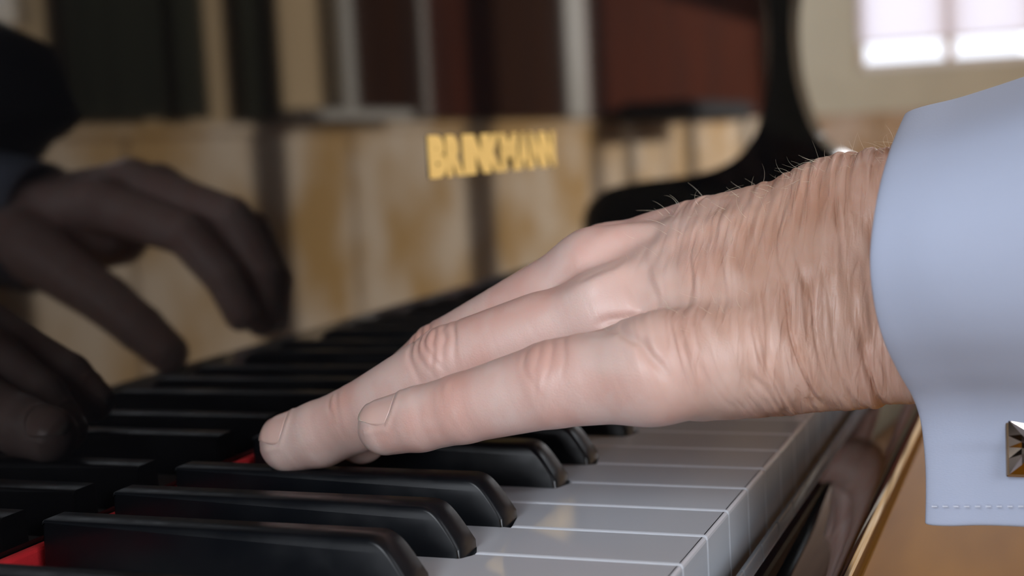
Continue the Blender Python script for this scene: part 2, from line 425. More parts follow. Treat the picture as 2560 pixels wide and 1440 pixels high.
def black_key_mesh():
    fr = [(XB, -0.012), (XB, 0.0006), (XB - 0.0006, 0.0020)]
    # sloped front with rounded crown
    p0 = np.array((XB - 0.0006, 0.002)); p1 = np.array((XB - 0.0058, 0.0103)); p2 = np.array((XB - 0.0072, TH)); p3 = np.array((XB - 0.0112, TH))
    fr = [(XB, -0.012), tuple(p0)]
    for t in np.linspace(0.1, 1, 12):
        q = (1 - t) ** 3 * p0 + 3 * (1 - t) ** 2 * t * p1 + 3 * (1 - t) * t * t * p2 + t ** 3 * p3; fr.append(tuple(q))
    fr += [(XBK - 0.0008, TH), (XBK - 0.001, TH - 0.0004), (XBK - 0.001, -0.012)]
    n = len(fr)

    def hw(z): return 0.0054 - 0.0007 * max(0, min(1, z / TH))
    P = np.array(fr)
    # inset outline
    ctr = np.array((-0.1, 0.0)); nrm = []
    for i in range(n):
        e = P[(i + 1) % n] - P[i - 1]; e /= np.linalg.norm(e); nrm.append(np.array((e[1], -e[0])))
    nrm = np.array(nrm)
    if np.dot(nrm[n // 2], P[n // 2] - ctr) < 0: nrm = -nrm
    rings = []
    for dy, ins in ((0.0, 0.0010), (0.00028, 0.0004), (0.0009, 0.0)):
        rings.append([(P[i][0] - nrm[i][0] * ins, (hw(P[i][1]) - dy), P[i][1] - nrm[i][1] * ins) for i in range(n)])
    vs = []; fc = []
    loops = [[(x, -y, z) for x, y, z in r] for r in rings] + [[(x, y, z) for x, y, z in r] for r in rings[::-1]]
    for r in loops: vs += r
    m = len(loops)
    for j in range(m - 1):
        for i in range(n):
            a = j * n + i; b = j * n + (i + 1) % n; fc.append((a, b, b + n, a + n))
    fc.append(tuple(range(n))[::-1]); fc.append(tuple((m - 1) * n + i for i in range(n)))
    me = mesh_from('black_key', vs, fc, True)
    bm = bmesh.new(); bm.from_mesh(me); bmesh.ops.recalc_face_normals(bm, faces=bm.faces); bm.to_mesh(me); bm.free()
    me.set_sharp_from_angle(angle=math.radians(48)); me.materials.append(MAT['black_key'])
    me.materials.append(MAT['black_key_top'])
    for f in me.polygons:
        if f.area > 1.5e-5: f.use_smooth = False
        if abs(f.normal.y) < 0.9: f.material_index = 1; return me


bkm = black_key_mesh()
for yb in blacks:
    o = link('black_key', bkm); o.location = (0, yb, 0); adopt(o, piano)
# gold lettering on the fallboard, one letter each
TXT = 'BRINKMANN'; ty0, ty1, tz0, tz1 = 0.2155, 0.366, 0.0822, 0.0990
wid = {'I': 0.5, 'M': 1.2}
tot = sum(wid.get(c, 1.0) for c in TXT); cur = ty0
fcu_cache = {}
for c in TXT:
    wc = (ty1 - ty0) * wid.get(c, 1.0) / tot
    if c not in fcu_cache:
        cu = bpy.data.curves.new('letter', 'FONT'); cu.body = c; cu.extrude = 0.02; cu.offset = 0.075; cu.resolution_u = 4
        tmp = bpy.data.objects.new('tmp', cu); COL.objects.link(tmp); bpy.context.view_layer.update()
        me = bpy.data.meshes.new_from_object(tmp); bpy.data.objects.remove(tmp)
        v = np.zeros(len(me.vertices) * 3); me.vertices.foreach_get('co', v); v = v.reshape(-1, 3)
        mn, mx_ = v.min(0), v.max(0); v = (v - mn) / (mx_ - mn)
        v = np.stack([v[:, 2] * 0.0005, v[:, 0] * wc * 0.99, v[:, 1] * (tz1 - tz0)], 1)
        me.vertices.foreach_set('co', v.ravel()); me.update(); me.materials.clear(); me.materials.append(MAT['gold']); fcu_cache[c] = me
    o = link('letter', fcu_cache[c]); o.location = (XP + 0.00005, cur, tz0); cur += wc
    o.parent = fb


# ------------------------------------------------------------------ hands: implicit surface of tapered capsules
def vnoise(p, seed=0):
    p = np.asarray(p, np.float64); i = np.floor(p).astype(np.int64); f = p - i; f = f * f * (3 - 2 * f)

    def h(a, b, c):
        n = (a * 374761393 + b * 668265263 + c * 2147483647 + seed * 974634777) & 0xffffffff
        n = ((n ^ (n >> 13)) * 1274126177) & 0xffffffff
        return ((n ^ (n >> 16)) & 0xffff) / 65535.0
    r = 0
    for dx in (0, 1):
        for dy in (0, 1):
            for dz in (0, 1):
                w = (f[:, 0] if dx else 1 - f[:, 0]) * (f[:, 1] if dy else 1 - f[:, 1]) * (f[:, 2] if dz else 1 - f[:, 2])
                r = r + w * h(i[:, 0] + dx, i[:, 1] + dy, i[:, 2] + dz)
    return r


def cone(p, a, b, ra, rb):
    x, y, z = p; f = np.float32; ba = (b - a).astype(f); a = a.astype(f)
    x = x - a[0]; y = y - a[1]; z = z - a[2]
    t = np.clip((x * ba[0] + y * ba[1] + z * ba[2]) * f(1 / float(ba @ ba)), 0, 1)
    x -= t * ba[0]; y -= t * ba[1]; z -= t * ba[2]
    return np.sqrt(x * x + y * y + z * z) - (f(ra) + f(rb - ra) * t)


def smin(a, b, k):
    k = np.float32(k); d = a - b; h = np.clip(np.float32(0.5) - d / (2 * k), 0, 1); return b + d * h - k * h * (1 - h)


def sdf(p, spec):
    p = np.ascontiguousarray(np.asarray(p, np.float32).T)
    r = None
    for a, b, ra, rb in spec['palm']:
        d = cone(p, a, b, ra, rb); r = d if r is None else smin(r, d, spec.get('kp', 0.0065))
    fs = None
    for ch in spec['fingers']:
        f = None
        for (a, ra), (b, rb) in zip(ch[:-1], ch[1:]):
            d = cone(p, a, b, ra, rb); f = d if f is None else smin(f, d, 0.0012)
        fs = f if fs is None else smin(fs, f, 0.0008)
    return smin(r, fs, spec.get('kf', 0.005))


def smooth(a, b, x):
    t = np.clip((x - a) / (b - a), 0, 1); return t * t * (3 - 2 * t)


def surface_nets(F, org, h):
    neg = F < 0; nx, ny, nz = F.shape
    cnt = np.zeros((nx - 1, ny - 1, nz - 1), np.int8)
    for a in (0, 1):
        for b in (0, 1):
            for c in (0, 1): cnt += neg[a:nx - 1 + a, b:ny - 1 + b, c:nz - 1 + c]
    act = (cnt > 0) & (cnt < 8); I = np.argwhere(act); idx = -np.ones(act.shape, np.int64); idx[act] = np.arange(len(I))
    acc = np.zeros((len(I), 3)); n = np.zeros(len(I))
    cor = [(a, b, c) for a in (0, 1) for b in (0, 1) for c in (0, 1)]
    for p in cor:
        for ax in range(3):
            if p[ax]: continue
            q = list(p); q[ax] = 1
            fa = F[I[:, 0] + p[0], I[:, 1] + p[1], I[:, 2] + p[2]]; fb_ = F[I[:, 0] + q[0], I[:, 1] + q[1], I[:, 2] + q[2]]
            m = (fa < 0) != (fb_ < 0); t = np.where(m, fa / np.where(m, fa - fb_, 1), 0)
            v = np.array(p, float)[None].repeat(len(I), 0); v[:, ax] = t; acc[m] += v[m]; n += m
    V = (I + acc / n[:, None]) * h + org
    Q = []
    for ax in range(3):
        o1, o2 = [(1, 2), (2, 0), (0, 1)][ax]
        sl0 = [slice(None)] * 3; sl1 = [slice(None)] * 3; sl0[ax] = slice(0, -1); sl1[ax] = slice(1, None)
        a = neg[tuple(sl0)]; b = neg[tuple(sl1)]; E = np.argwhere(a != b)
        ok = (E[:, o1] > 0) & (E[:, o2] > 0) & (E[:, o1] < F.shape[o1] - 1) & (E[:, o2] < F.shape[o2] - 1); E = E[ok]
        s = a[E[:, 0], E[:, 1], E[:, 2]]

        def g(d1, d2):
            e = E.copy(); e[:, o1] -= d1; e[:, o2] -= d2; return idx[e[:, 0], e[:, 1], e[:, 2]]
        q = np.stack([g(1, 1), g(0, 1), g(0, 0), g(1, 0)], 1); q[~s] = q[~s][:, ::-1]; Q.append(q)
    return V, np.concatenate(Q)


def subdivide(V, Q):
    E = np.sort(np.concatenate([Q[:, [i, (i + 1) % 4]] for i in range(4)]), 1)
    key = E[:, 0] * len(V) + E[:, 1]; uk, inv = np.unique(key, return_inverse=True)
    EM = (V[uk // len(V)] + V[uk % len(V)]) / 2; FM = V[Q].mean(1)
    n = len(V); m = len(uk); k = len(Q); e = [n + inv[i * k:(i + 1) * k] for i in range(4)]; f = n + m + np.arange(k)
    NQ = np.concatenate([np.stack([Q[:, i], e[i], f, e[(i - 1) % 4]], 1) for i in range(4)])
    return np.concatenate([V, EM, FM]), NQ


def grad(p, spec, e=3e-4):
    k = np.array([[1, -1, -1], [-1, -1, 1], [-1, 1, -1], [1, 1, 1]], float); g = 0
    for q in k: g = g + q * sdf(p + q * e, spec)[:, None]
    return g / (np.linalg.norm(g, axis=1)[:, None] + 1e-12)


def build_hand(spec, lo, hi, h, levels):
    lo = np.array(lo); nn = np.ceil((np.array(hi) - lo) / h).astype(int) + 1
    gx, gy, gz = [lo[i] + h * np.arange(nn[i]) for i in range(3)]
    F = np.empty(nn)
    for i, x in enumerate(gx):
        yy, zz = np.meshgrid(gy, gz, indexing='ij')
        F[i] = sdf(np.stack([np.full(yy.size, x), yy.ravel(), zz.ravel()], 1), spec).reshape(yy.shape)
    V, Q = surface_nets(F, lo, h)
    for _ in range(levels):
        g = grad(V, spec); V = V - g * np.clip(sdf(V, spec), -h, h)[:, None]
        V, Q = subdivide(V, Q)
    for _ in range(2):
        g = grad(V, spec); V = V - g * np.clip(sdf(V, spec), -h, h)[:, None]
    return V, Q, grad(V, spec)


def J(u, v, Y, r): return (atY(u, v, Y), r * 1e-3)
def K(u, v, Y, r): return (mirY(u, v, Y + 0.018 * min(1, max(0, (Y - 0.245) / 0.03))), r * 1.13e-3)
def seg(a, b): return (a[0], b[0], a[1], b[1])


# left hand, laid out along the keyboard from its wrist to its fingertips
wr, ur = J(2150, 574, 0.055, 18.8), J(2150, 838, 0.047, 17.0)
elb_r = (wr[0] + np.array([0.10, 0.0, 0.012]), 0.0235); elb_u = (ur[0] + np.array([0.10, 0.003, 0.008]), 0.0205)
m5, m4, m3, m2 = J(1632, 922, 0.0095, 11.9), J(1512, 775, 0.031, 10.2), J(1490, 682, 0.046, 10.6), J(1520, 662, 0.064, 10.0)
L = {}
L['palm'] = [seg(wr, elb_r), seg(ur, elb_u),
             seg(J(2080, 850, 0.044, 16.3), m5), seg(J(2080, 745, 0.043, 16.0), m4), seg(J(2080, 650, 0.049, 16.0), m3), seg(J(2080, 580, 0.057, 17.0), m2),
             seg(J(1760, 790, 0.036, 14), J(1590, 815, 0.033, 10.5)), seg(J(1930, 885, 0.042, 14.6), J(1740, 912, 0.026, 12.2)), seg(J(2050, 700, 0.062, 16), J(1650, 800, 0.080, 13))]
pinky = [m5, J(1385, 960, 0.008, 10.1), J(1160, 1020, 0.0075, 8.3), J(1050, 1047, 0.0075, 7.8), J(965, 1066, 0.0075, 7.0)]
ringf = [m4, J(1125, 908, 0.0285, 9.6), J(890, 1047, 0.0285, 8.8), J(800, 1085, 0.0285, 8.7), J(724, 1106, 0.0285, 8.0)]
midf = [m3, J(1110, 893, 0.047, 9.6), J(960, 1010, 0.048, 8.3), J(903, 1092, 0.048, 7.4)]
indf = [m2, J(1212, 880, 0.067, 9.0), J(1075, 955, 0.068, 8.0), J(1010, 1015, 0.068, 7.0)]
thumb = [J(1650, 800, 0.080, 13), J(1460, 870, 0.086, 11), J(1310, 935, 0.084, 9)]
L['fingers'] = [pinky, ringf, midf, indf, thumb]
V, Q, N = build_hand(L, (-0.14, -0.012, 0.004), (0.125, 0.112, 0.125), 0.0015, 2)

# skin relief: folds across the wrist and back of the hand, knuckle creases, web fold
x, y, z = V.T
tilt = 0.12 + 0.26 * (1 - smooth(-0.015, 0.035, x)) * (1 - smooth(0.045, 0.075, z))
a = x + tilt * (z - 0.06)
warp = vnoise(np.stack([x * 60, y * 60, z * 60], 1), 3) - 0.5
n1 = vnoise(np.stack([a * 360 + warp * 2.0, y * 40, z * 58], 1), 11)
n2 = vnoise(np.stack([a * 700 + warp * 2.5, y * 55, z * 70], 1), 12)
n3 = vnoise(np.stack([x * 900, y * 900, z * 900], 1), 13)
fold = 1 - smooth(0.0, 0.42, np.abs(2 * n1 - 1)); fold2 = 1 - smooth(0.0, 0.55, np.abs(2 * n2 - 1))
wm = smooth(-0.024, 0.008, x - 0.014 * (1 - smooth(0.036, 0.06, z))) * smooth(-0.9, -0.1, -N[:, 1] * 0.8 + N[:, 2] * 0.5)
wm *= (0.6 + 0.4 * smooth(0.0, 0.03, x)) * (0.5 + 0.7 * smooth(0.25, 0.75, vnoise(np.stack([x * 130, y * 90, z * 90], 1), 17)))
disp = -wm * (0.0007 * fold + 0.0003 * fold2) + wm * 0.0006 * (n1 - 0.5)
fine = smooth(-0.2, 0.3, -N[:, 1] * 0.8 + N[:, 2] * 0.5)
disp += -fine * 0.00003 * fold2 * (1 - wm)
red = np.zeros(len(V))


def knuckle(ch, i, dors, amp, spread, offs, sharp=0.0008):
    global disp, red
    c = ch[i][0]; ax = ch[i - 1][0] - ch[i + 1][0]; ax /= np.linalg.norm(ax)
    d = dors - ax * (dors @ ax); d /= np.linalg.norm(d); sd = np.cross(ax, d)
    q = V - c; s = q @ ax; t = q @ sd; hgt = q @ d
    near = (np.linalg.norm(q, axis=1) < 0.02) * smooth(0.0, 0.004, hgt)
    fall = np.exp(-(t / spread) ** 2)
    for o_, bend in offs:
        ss = s - o_ - bend * t * t / 0.006
        wob = (vnoise(np.stack([t * 500, s * 200, t * 0], 1), int(o_ * 1e5) & 63) - 0.5) * 0.0009
        disp = disp - amp * near * fall * np.exp(-((ss + wob) / sharp) ** 2)
    disp = disp + amp * 0.55 * near * fall * np.exp(-(s / 0.005) ** 2)
    red = np.maximum(red, (1.0 if i == 1 else 0.4) * near * np.exp(-(s / 0.008) ** 2 - (t / 0.009) ** 2))


DOR = np.array([0.0, -0.62, 0.78])
knuckle(ringf, 1, DOR, 0.00045, 0.0062, [(0.0042, -0.18), (0.0018, -0.3), (-0.0012, 0.3), (-0.0038, 0.25), (0.0068, -0.1), (-0.0065, 0.1)])
knuckle(pinky, 1, DOR, 0.00022, 0.007, [(0.0035, -0.25), (0.0, -0.1), (-0.0035, 0.25), (0.0065, -0.1)])
knuckle(ringf, 2, DOR, 0.0002, 0.006, [(0.0008, -0.1), (-0.0014, 0.1)])
knuckle(pinky, 2, DOR, 0.0001, 0.006, [(0.001, -0.1), (-0.0015, 0.1)])
knuckle(midf, 1, DOR, 0.0006, 0.007, [(0.003, -0.2), (0.0, 0.0), (-0.003, 0.2)])
# relief along lines drawn on the back of the hand: fold behind the little finger, valleys and cords between the knuckles


def line_dist(pts):
    dm = np.full(len(V), 1.0); fr = np.zeros(len(V)); m_ = len(pts) - 1
    for kk, (A, B) in enumerate(zip(pts[:-1], pts[1:])):
        P2 = np.stack([V[:, 0], V[:, 2]], 1); A2, B2 = A[[0, 2]], B[[0, 2]]
        tt = np.clip(((P2 - A2) @ (B2 - A2)) / ((B2 - A2) @ (B2 - A2)), 0, 1); dd = np.linalg.norm(P2 - A2 - tt[:, None] * (B2 - A2), axis=1); fr = np.where(dd < dm, (kk + tt) / m_, fr); dm = np.minimum(dm, dd)
    return dm, smooth(0, 0.3, fr) * (1 - smooth(0.75, 1, fr))


side_on = (N[:, 1] < 0.3) & (y < 0.066)
for pts, Yl, amp, wdt in (([(1440, 830), (1500, 812), (1570, 806), (1640, 832), (1690, 888), (1725, 950)], 0.012, -0.0012, 0.0012),
                          ([(1330, 738), (1450, 672), (1590, 590), (1665, 548)], 0.035, -0.0013, 0.0030),
                          ([(1455, 695), (1570, 655)], 0.03, -0.0005, 0.0012),
                          ([(1400, 745), (1500, 700), (1640, 622), (1760, 566), (1900, 520)], 0.03, 0.0009, 0.0026),
                          ([(1570, 735), (1640, 690)], 0.025, -0.0011, 0.0050),
                          ([(1480, 600), (1640, 535), (1800, 500)], 0.045, 0.0008, 0.0022)):
    dm, fade = line_dist([atY(u, v, Yl) for u, v in pts]); disp += amp * np.exp(-(dm / wdt) ** 2) * side_on * fade
# nails: shallow bed with raised rim
NAILS = []; V0 = V.copy()


def nail_frame(ch, dors):
    tip, r = ch[-1]; ax = tip - ch[-2][0]; ax /= np.linalg.norm(ax); d = dors - ax * (dors @ ax); d /= np.linalg.norm(d)
    return tip, r, ax, d, np.cross(ax, d)


def nail(ch, dors, s0, s1, ang):
    global disp
    tip, r, ax, d, sd = nail_frame(ch, dors); q = V0 - tip; s = q @ ax; th = np.degrees(np.arctan2(q @ sd, q @ d))
    b_ = np.clip(np.abs(th) / ang, 0, 3)
    base = s0 + 0.0028 * np.minimum(b_, 1.2) ** 2
    out_ = np.maximum((b_ - 1) * ang * math.pi / 180 * r, base - s)        # metres outside the nail outline
    near = (s < s1 + 0.004) & (np.abs(th) < 120) & (np.linalg.norm(q, axis=1) < 0.02)
    disp = disp + near * (0.00022 * np.exp(-((out_ - 0.0009) / 0.0008) ** 2) * (s < s1 * 0.6) - 0.00012 * (1 - smooth(-0.0008, 0.0, out_)))
    ns, nt2 = 16, 17; pts = np.zeros((ns, nt2, 3)); E_ = np.zeros((ns, nt2, 3))
    for i in range(ns):
        for j in range(nt2):
            b = -1 + 2 * j / (nt2 - 1); e0 = s0 + 0.0028 * b * b; e1 = s1 - 0.0030 * b ** 4
            ss = e0 + (e1 - e0) * i / (ns - 1); thj = math.radians(ang) * b * (1 - 0.32 * (i / (ns - 1)) ** 2)
            pts[i, j] = tip + ax * ss; E_[i, j] = sd * math.sin(thj) + d * math.cos(thj)
    P0 = pts.reshape(-1, 3); EE = E_.reshape(-1, 3); rho = np.full(len(P0), r)
    for _ in range(6): rho = rho - sdf(P0 + EE * rho[:, None], L)
    sl = ((P0 - tip) @ ax); lim = 0.5 * r
    flat = r * (1 - 0.10 * np.clip(sl / r, 0, 2)) - 0.0002 - 0.35 * np.clip(sl - lim, 0, 1) * 1.0
    rho = np.where(sl > 0.2 * r, np.minimum(np.maximum(rho, flat), rho + 0.0003), rho)
    vs = [p for ofs in (0.0, -0.0006) for p in (P0 + EE * (rho + ofs)[:, None])]; fc = []
    n = ns * nt2
    for i in range(ns - 1):
        for j in range(nt2 - 1):
            q0 = i * nt2 + j; fc.append((q0, q0 + 1, q0 + nt2 + 1, q0 + nt2)); fc.append((n + q0, n + q0 + nt2, n + q0 + nt2 + 1, n + q0 + 1))
    for j in range(nt2 - 1):
        e = (ns - 1) * nt2 + j; fc.append((e, e + 1, n + e + 1, n + e)); fc.append((j, n + j, n + j + 1, j + 1))
    for i in range(ns - 1):
        e = i * nt2; fc.append((e, e + nt2, n + e + nt2, n + e)); e = i * nt2 + nt2 - 1; fc.append((e, n + e, n + e + nt2, e + nt2))
    cv = np.array([0.70, 0.48, 0.42])[None] + np.zeros((n, 1)); tfrac = np.repeat(np.arange(ns) / (ns - 1), nt2)[:, None]
    cv = cv * (1 - smooth(0.86, 0.95, tfrac)) + np.array([0.74, 0.64, 0.55])[None] * smooth(0.86, 0.95, tfrac)
    NAILS.append((vs, fc, np.concatenate([cv, cv])))


nail(pinky, np.array([-0.1, -0.52, 0.85]), -0.0062, 0.0050, 50)
nail(ringf, np.array([-0.1, -0.55, 0.83]), -0.0042, 0.0068, 50)
nail(midf, np.array([-0.5, -0.1, 0.7]), -0.004, 0.0062, 54)
nail(indf, np.array([-0.5, 0.0, 0.7]), -0.004, 0.006, 54)
V = V + N * disp[:, None]

# skin pigment
pink = np.array([0.68, 0.50, 0.45]); tan = np.array([0.58, 0.375, 0.295]); rosy = np.array([0.62, 0.34, 0.28]); mauve = np.array([0.55, 0.36, 0.32])
mott = vnoise(np.stack([x * 150, y * 150, z * 150], 1), 21) * 0.6 + vnoise(np.stack([x * 420, y * 420, z * 420], 1), 22) * 0.4
tw = smooth(-0.03, 0.03, x + 0.35 * (z - 0.05)) * (0.55 + 0.45 * smooth(0.02, 0.075, z)); tw = np.clip(tw * (0.55 + 0.9 * mott), 0, 1)
colr = pink[None] * (1 - tw[:, None]) + tan[None] * tw[:, None]
colr = colr * (1 - 0.75 * red[:, None]) + rosy[None] * 0.75 * red[:, None]
big = vnoise(np.stack([x * 75, y * 75, z * 75], 1), 23)
ups = ((smooth(0.35, 0.65, mott) * 0.25 + smooth(0.45, 0.75, big) * 0.45) * (1 - tw))[:, None]; colr = colr * (1 - ups) + rosy[None] * ups
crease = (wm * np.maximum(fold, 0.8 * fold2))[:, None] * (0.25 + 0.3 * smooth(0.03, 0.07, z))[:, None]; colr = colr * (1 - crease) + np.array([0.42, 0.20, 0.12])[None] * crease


def skin_mesh(name, V, Q, colr):
    me = bpy.data.meshes.new(name); me.vertices.add(len(V)); me.vertices.foreach_set('co', V.astype(np.float32).ravel())
    me.loops.add(len(Q) * 4); me.loops.foreach_set('vertex_index', Q.astype(np.int32).ravel())
    me.polygons.add(len(Q)); me.polygons.foreach_set('loop_start', np.arange(0, len(Q) * 4, 4, dtype=np.int32)); me.polygons.foreach_set('loop_total', np.full(len(Q), 4, np.int32))
    me.polygons.foreach_set('use_smooth', np.ones(len(Q), bool)); me.update(calc_edges=True); me.validate()
    at = me.attributes.new('pigment', 'FLOAT_COLOR', 'POINT'); at.data.foreach_set('color', np.concatenate([colr, np.ones((len(V), 1))], 1).astype(np.float32).ravel())
    return me


sk = mat('skin', (0.6, 0.4, 0.3), 0.39, ior=1.4, bump=((2200, 2200, 2200), 0.35, 0.0002), Subsurface_Weight=0.3, Subsurface_Radius=(0.0035, 0.0012, 0.0007))
sk.node_tree.nodes['Principled BSDF'].inputs['Subsurface Scale'].default_value = 1.0
nt = sk.node_tree; at = nt.nodes.new('ShaderNodeAttribute'); at.attribute_name = 'pigment'; nt.links.new(at.outputs['Color'], nt.nodes['Principled BSDF'].inputs['Base Color'])
MAT['skin'] = sk
# fine streaked creases where the skin is folded (wrist and back of the hand)
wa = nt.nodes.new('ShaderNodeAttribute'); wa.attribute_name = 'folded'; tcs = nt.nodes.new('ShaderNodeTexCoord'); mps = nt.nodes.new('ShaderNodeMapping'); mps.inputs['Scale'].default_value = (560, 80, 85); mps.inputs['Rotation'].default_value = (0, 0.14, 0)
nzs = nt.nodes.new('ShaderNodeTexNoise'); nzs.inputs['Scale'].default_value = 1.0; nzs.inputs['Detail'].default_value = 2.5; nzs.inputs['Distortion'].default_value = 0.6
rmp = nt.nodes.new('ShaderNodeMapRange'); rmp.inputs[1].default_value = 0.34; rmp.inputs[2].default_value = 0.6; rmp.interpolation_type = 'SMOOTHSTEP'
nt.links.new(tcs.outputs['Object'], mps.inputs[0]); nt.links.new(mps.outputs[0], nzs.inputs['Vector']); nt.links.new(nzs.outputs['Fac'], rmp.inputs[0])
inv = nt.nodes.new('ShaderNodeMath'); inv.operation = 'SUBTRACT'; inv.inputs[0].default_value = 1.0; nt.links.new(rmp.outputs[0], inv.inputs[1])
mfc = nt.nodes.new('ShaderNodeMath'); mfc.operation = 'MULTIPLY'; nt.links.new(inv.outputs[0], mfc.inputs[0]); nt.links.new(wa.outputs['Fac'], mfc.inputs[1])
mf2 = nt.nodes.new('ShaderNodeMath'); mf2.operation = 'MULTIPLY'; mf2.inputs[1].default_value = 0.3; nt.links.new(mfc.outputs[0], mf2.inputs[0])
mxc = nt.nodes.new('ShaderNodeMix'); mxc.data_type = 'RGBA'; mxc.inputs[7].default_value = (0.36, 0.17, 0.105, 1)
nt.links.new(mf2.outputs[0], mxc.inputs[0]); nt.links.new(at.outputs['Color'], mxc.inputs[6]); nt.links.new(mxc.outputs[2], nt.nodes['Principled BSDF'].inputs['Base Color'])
b2 = nt.nodes.new('ShaderNodeBump'); b2.inputs['Strength'].default_value = 1.0; b2.inputs['Distance'].default_value = 0.0002; b2.invert = True
nt.links.new(mfc.outputs[0], b2.inputs['Height'])
ob = [n for n in nt.nodes if n.type == 'BUMP' and n != b2][0]; nt.links.new(ob.outputs[0], b2.inputs['Normal']); nt.links.new(b2.outputs[0], nt.nodes['Principled BSDF'].inputs['Normal'])
nt = MAT['nail'].node_tree; at = nt.nodes.new('ShaderNodeAttribute'); at.attribute_name = 'pigment'; nt.links.new(at.outputs['Color'], nt.nodes['Principled BSDF'].inputs['Base Color'])

# right hand, arched over the keys further up (seen in the fallboard)
R_ = {}
rw1, rw2 = K(20, 550, 0.30, 19), K(20, 600, 0.335, 17)
el = np.array([0.10, 0.01, 0.02])
r2, r3, r4, r5 = K(250, 510, 0.285, 11.5), K(330, 460, 0.305, 10.8), K(395, 470, 0.322, 10.5), K(430, 500, 0.34, 10)
R_['palm'] = [(rw1[0], rw1[0] + el, 0.020, 0.026), (rw2[0], rw2[0] + el, 0.018, 0.025), seg(K(40, 548, 0.295, 17), r2), seg(K(40, 540, 0.308, 16), r3), seg(K(40, 550, 0.32, 15), r4), seg(K(40, 570, 0.333, 14), r5), seg(K(20, 570, 0.285, 15), K(100, 640, 0.262, 13)),
             seg(K(60, 620, 0.325, 18), K(300, 590, 0.335, 14)), seg(K(170, 625, 0.30, 15), K(250, 590, 0.295, 12))]
R_['fingers'] = [[r2, K(465, 585, 0.280, 9.6), K(560, 695, 0.280, 8.4), K(603, 785, 0.280, 7.4)],
                 [r3, K(575, 545, 0.302, 9.8), K(650, 680, 0.303, 8.5), K(655, 800, 0.303, 7.6)],
                 [r4, K(625, 580, 0.322, 9.4), K(690, 700, 0.323, 8.2), K(690, 790, 0.323, 7.2)],
                 [r5, K(545, 640, 0.342, 8.8), K(600, 735, 0.344, 7.8), K(615, 790, 0.344, 6.8)],
                 [K(100, 640, 0.262, 13), K(265, 750, 0.250, 10.5), K(350, 820, 0.245, 9.6), K(420, 882, 0.240, 8.2)]]
allp = np.array([c[k] for c in R_['palm'] for k in (0, 1)] + [j[0] for ch in R_['fingers'] for j in ch])
VR, QR, NR = build_hand(R_, allp.min(0) - 0.03, allp.max(0) + 0.03, 0.002, 1)
mr_ = vnoise(VR * 150, 31)[:, None]; colR = pink[None] * (1 - 0.6 * mr_) + rosy[None] * 0.6 * mr_
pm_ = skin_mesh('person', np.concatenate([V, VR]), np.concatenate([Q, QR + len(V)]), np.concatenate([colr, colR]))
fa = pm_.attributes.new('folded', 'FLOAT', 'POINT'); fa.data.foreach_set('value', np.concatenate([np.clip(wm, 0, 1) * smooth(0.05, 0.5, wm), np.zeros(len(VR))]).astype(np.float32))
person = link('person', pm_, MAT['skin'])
tag(person, 'hands of a pianist in a pale blue-white cuffed shirt on the keys', 'person')
for vs, fc, cv in NAILS:
    me = mesh_from('fingernail', vs, fc, True); bm = bmesh.new(); bm.from_mesh(me); bmesh.ops.recalc_face_normals(bm, faces=bm.faces); bm.to_mesh(me); bm.free()
    at = me.attributes.new('pigment', 'FLOAT_COLOR', 'POINT'); at.data.foreach_set('color', np.concatenate([cv, np.ones((len(cv), 1))], 1).astype(np.float32).ravel())
    link('fingernail', me, MAT['nail'], person)

# fine hairs along the top of the wrist and forearm
rng = np.random.default_rng(4)
top = np.where((x > -0.02) & (x < 0.055) & (N[:, 2] > 0.72))[0]
hv, hf = [], []
pw = 0.25 + 0.75 * smooth(-0.01, 0.03, V[top, 0]); pw /= pw.sum()
for i in rng.choice(top, 190, p=pw):
    p = V[i].copy(); d = N[i] * rng.uniform(0.1, 0.75) + np.array([-0.8, 0, 0]) * rng.uniform(0.3, 1.0) + rng.normal(0, 0.35, 3); d /= np.linalg.norm(d)
    ln = rng.uniform(0.002, 0.0062); curl = rng.normal(0, 0.8, 3); r0 = rng.uniform(0.00002, 0.00004); nseg = 5; base = len(hv)
    s1 = np.cross(d, [0.3, 0.5, 0.8]); s1 /= np.linalg.norm(s1); s2 = np.cross(d, s1)
    for k in range(nseg + 1):
        rr = r0 * (1 - 0.75 * k / nseg)
        for m in range(3):
            aa = m * 2.0944; hv.append(p + (s1 * math.cos(aa) + s2 * math.sin(aa)) * rr)
        p = p + d * ln / nseg; d = d + curl / nseg; d /= np.linalg.norm(d)
    for k in range(nseg):
        for m in range(3):
            b = base + 3 * k; hf.append((b + m, b + (m + 1) % 3, b + 3 + (m + 1) % 3, b + 3 + m))
hair = link('arm_hair', mesh_from('arm_hair', hv, hf, True), MAT['hair'], person); hair['kind'] = 'stuff'

# ------------------------------------------------------------------ shirt cuff with its pinched tail, cufflink, sleeves
rim_near = [(2262, 282, 0.052), (2228, 360, 0.026), (2200, 450, 0.0145), (2180, 555, 0.0085), (2172, 650, 0.0070), (2180, 745, 0.0085), (2204, 845, 0.0130), (2243, 930, 0.0205), (2280, 995, 0.0275), (2300, 1060, 0.0310), (2310, 1150, 0.0322), (2312, 1235, 0.0325), (2310, 1314, 0.0325)]
near = catmull([atY(*q) for q in rim_near], 5)
cyf = 0.053
far = []
for k, q in enumerate(near[::-1]):
    f = min(1.0, k / 22); yy = 0.0362 + (2 * cyf - 0.006 - q[1] - 0.0362) * smooth(0.38, 1.0, np.array(f)) if q[1] < 0.0325 + 1e-3 else 2 * cyf - q[1]
    zc = q[2]; far.append(np.array([q[0] + 0.004, max(0.0352, float(yy)), zc]))
loop = near + far[1:-1]
axd = np.array([1.0, -0.04, 0.085]); NS = 26; LEN = 0.13
vs, fc = [], []
cz = np.mean([q[2] for q in near[:40]])
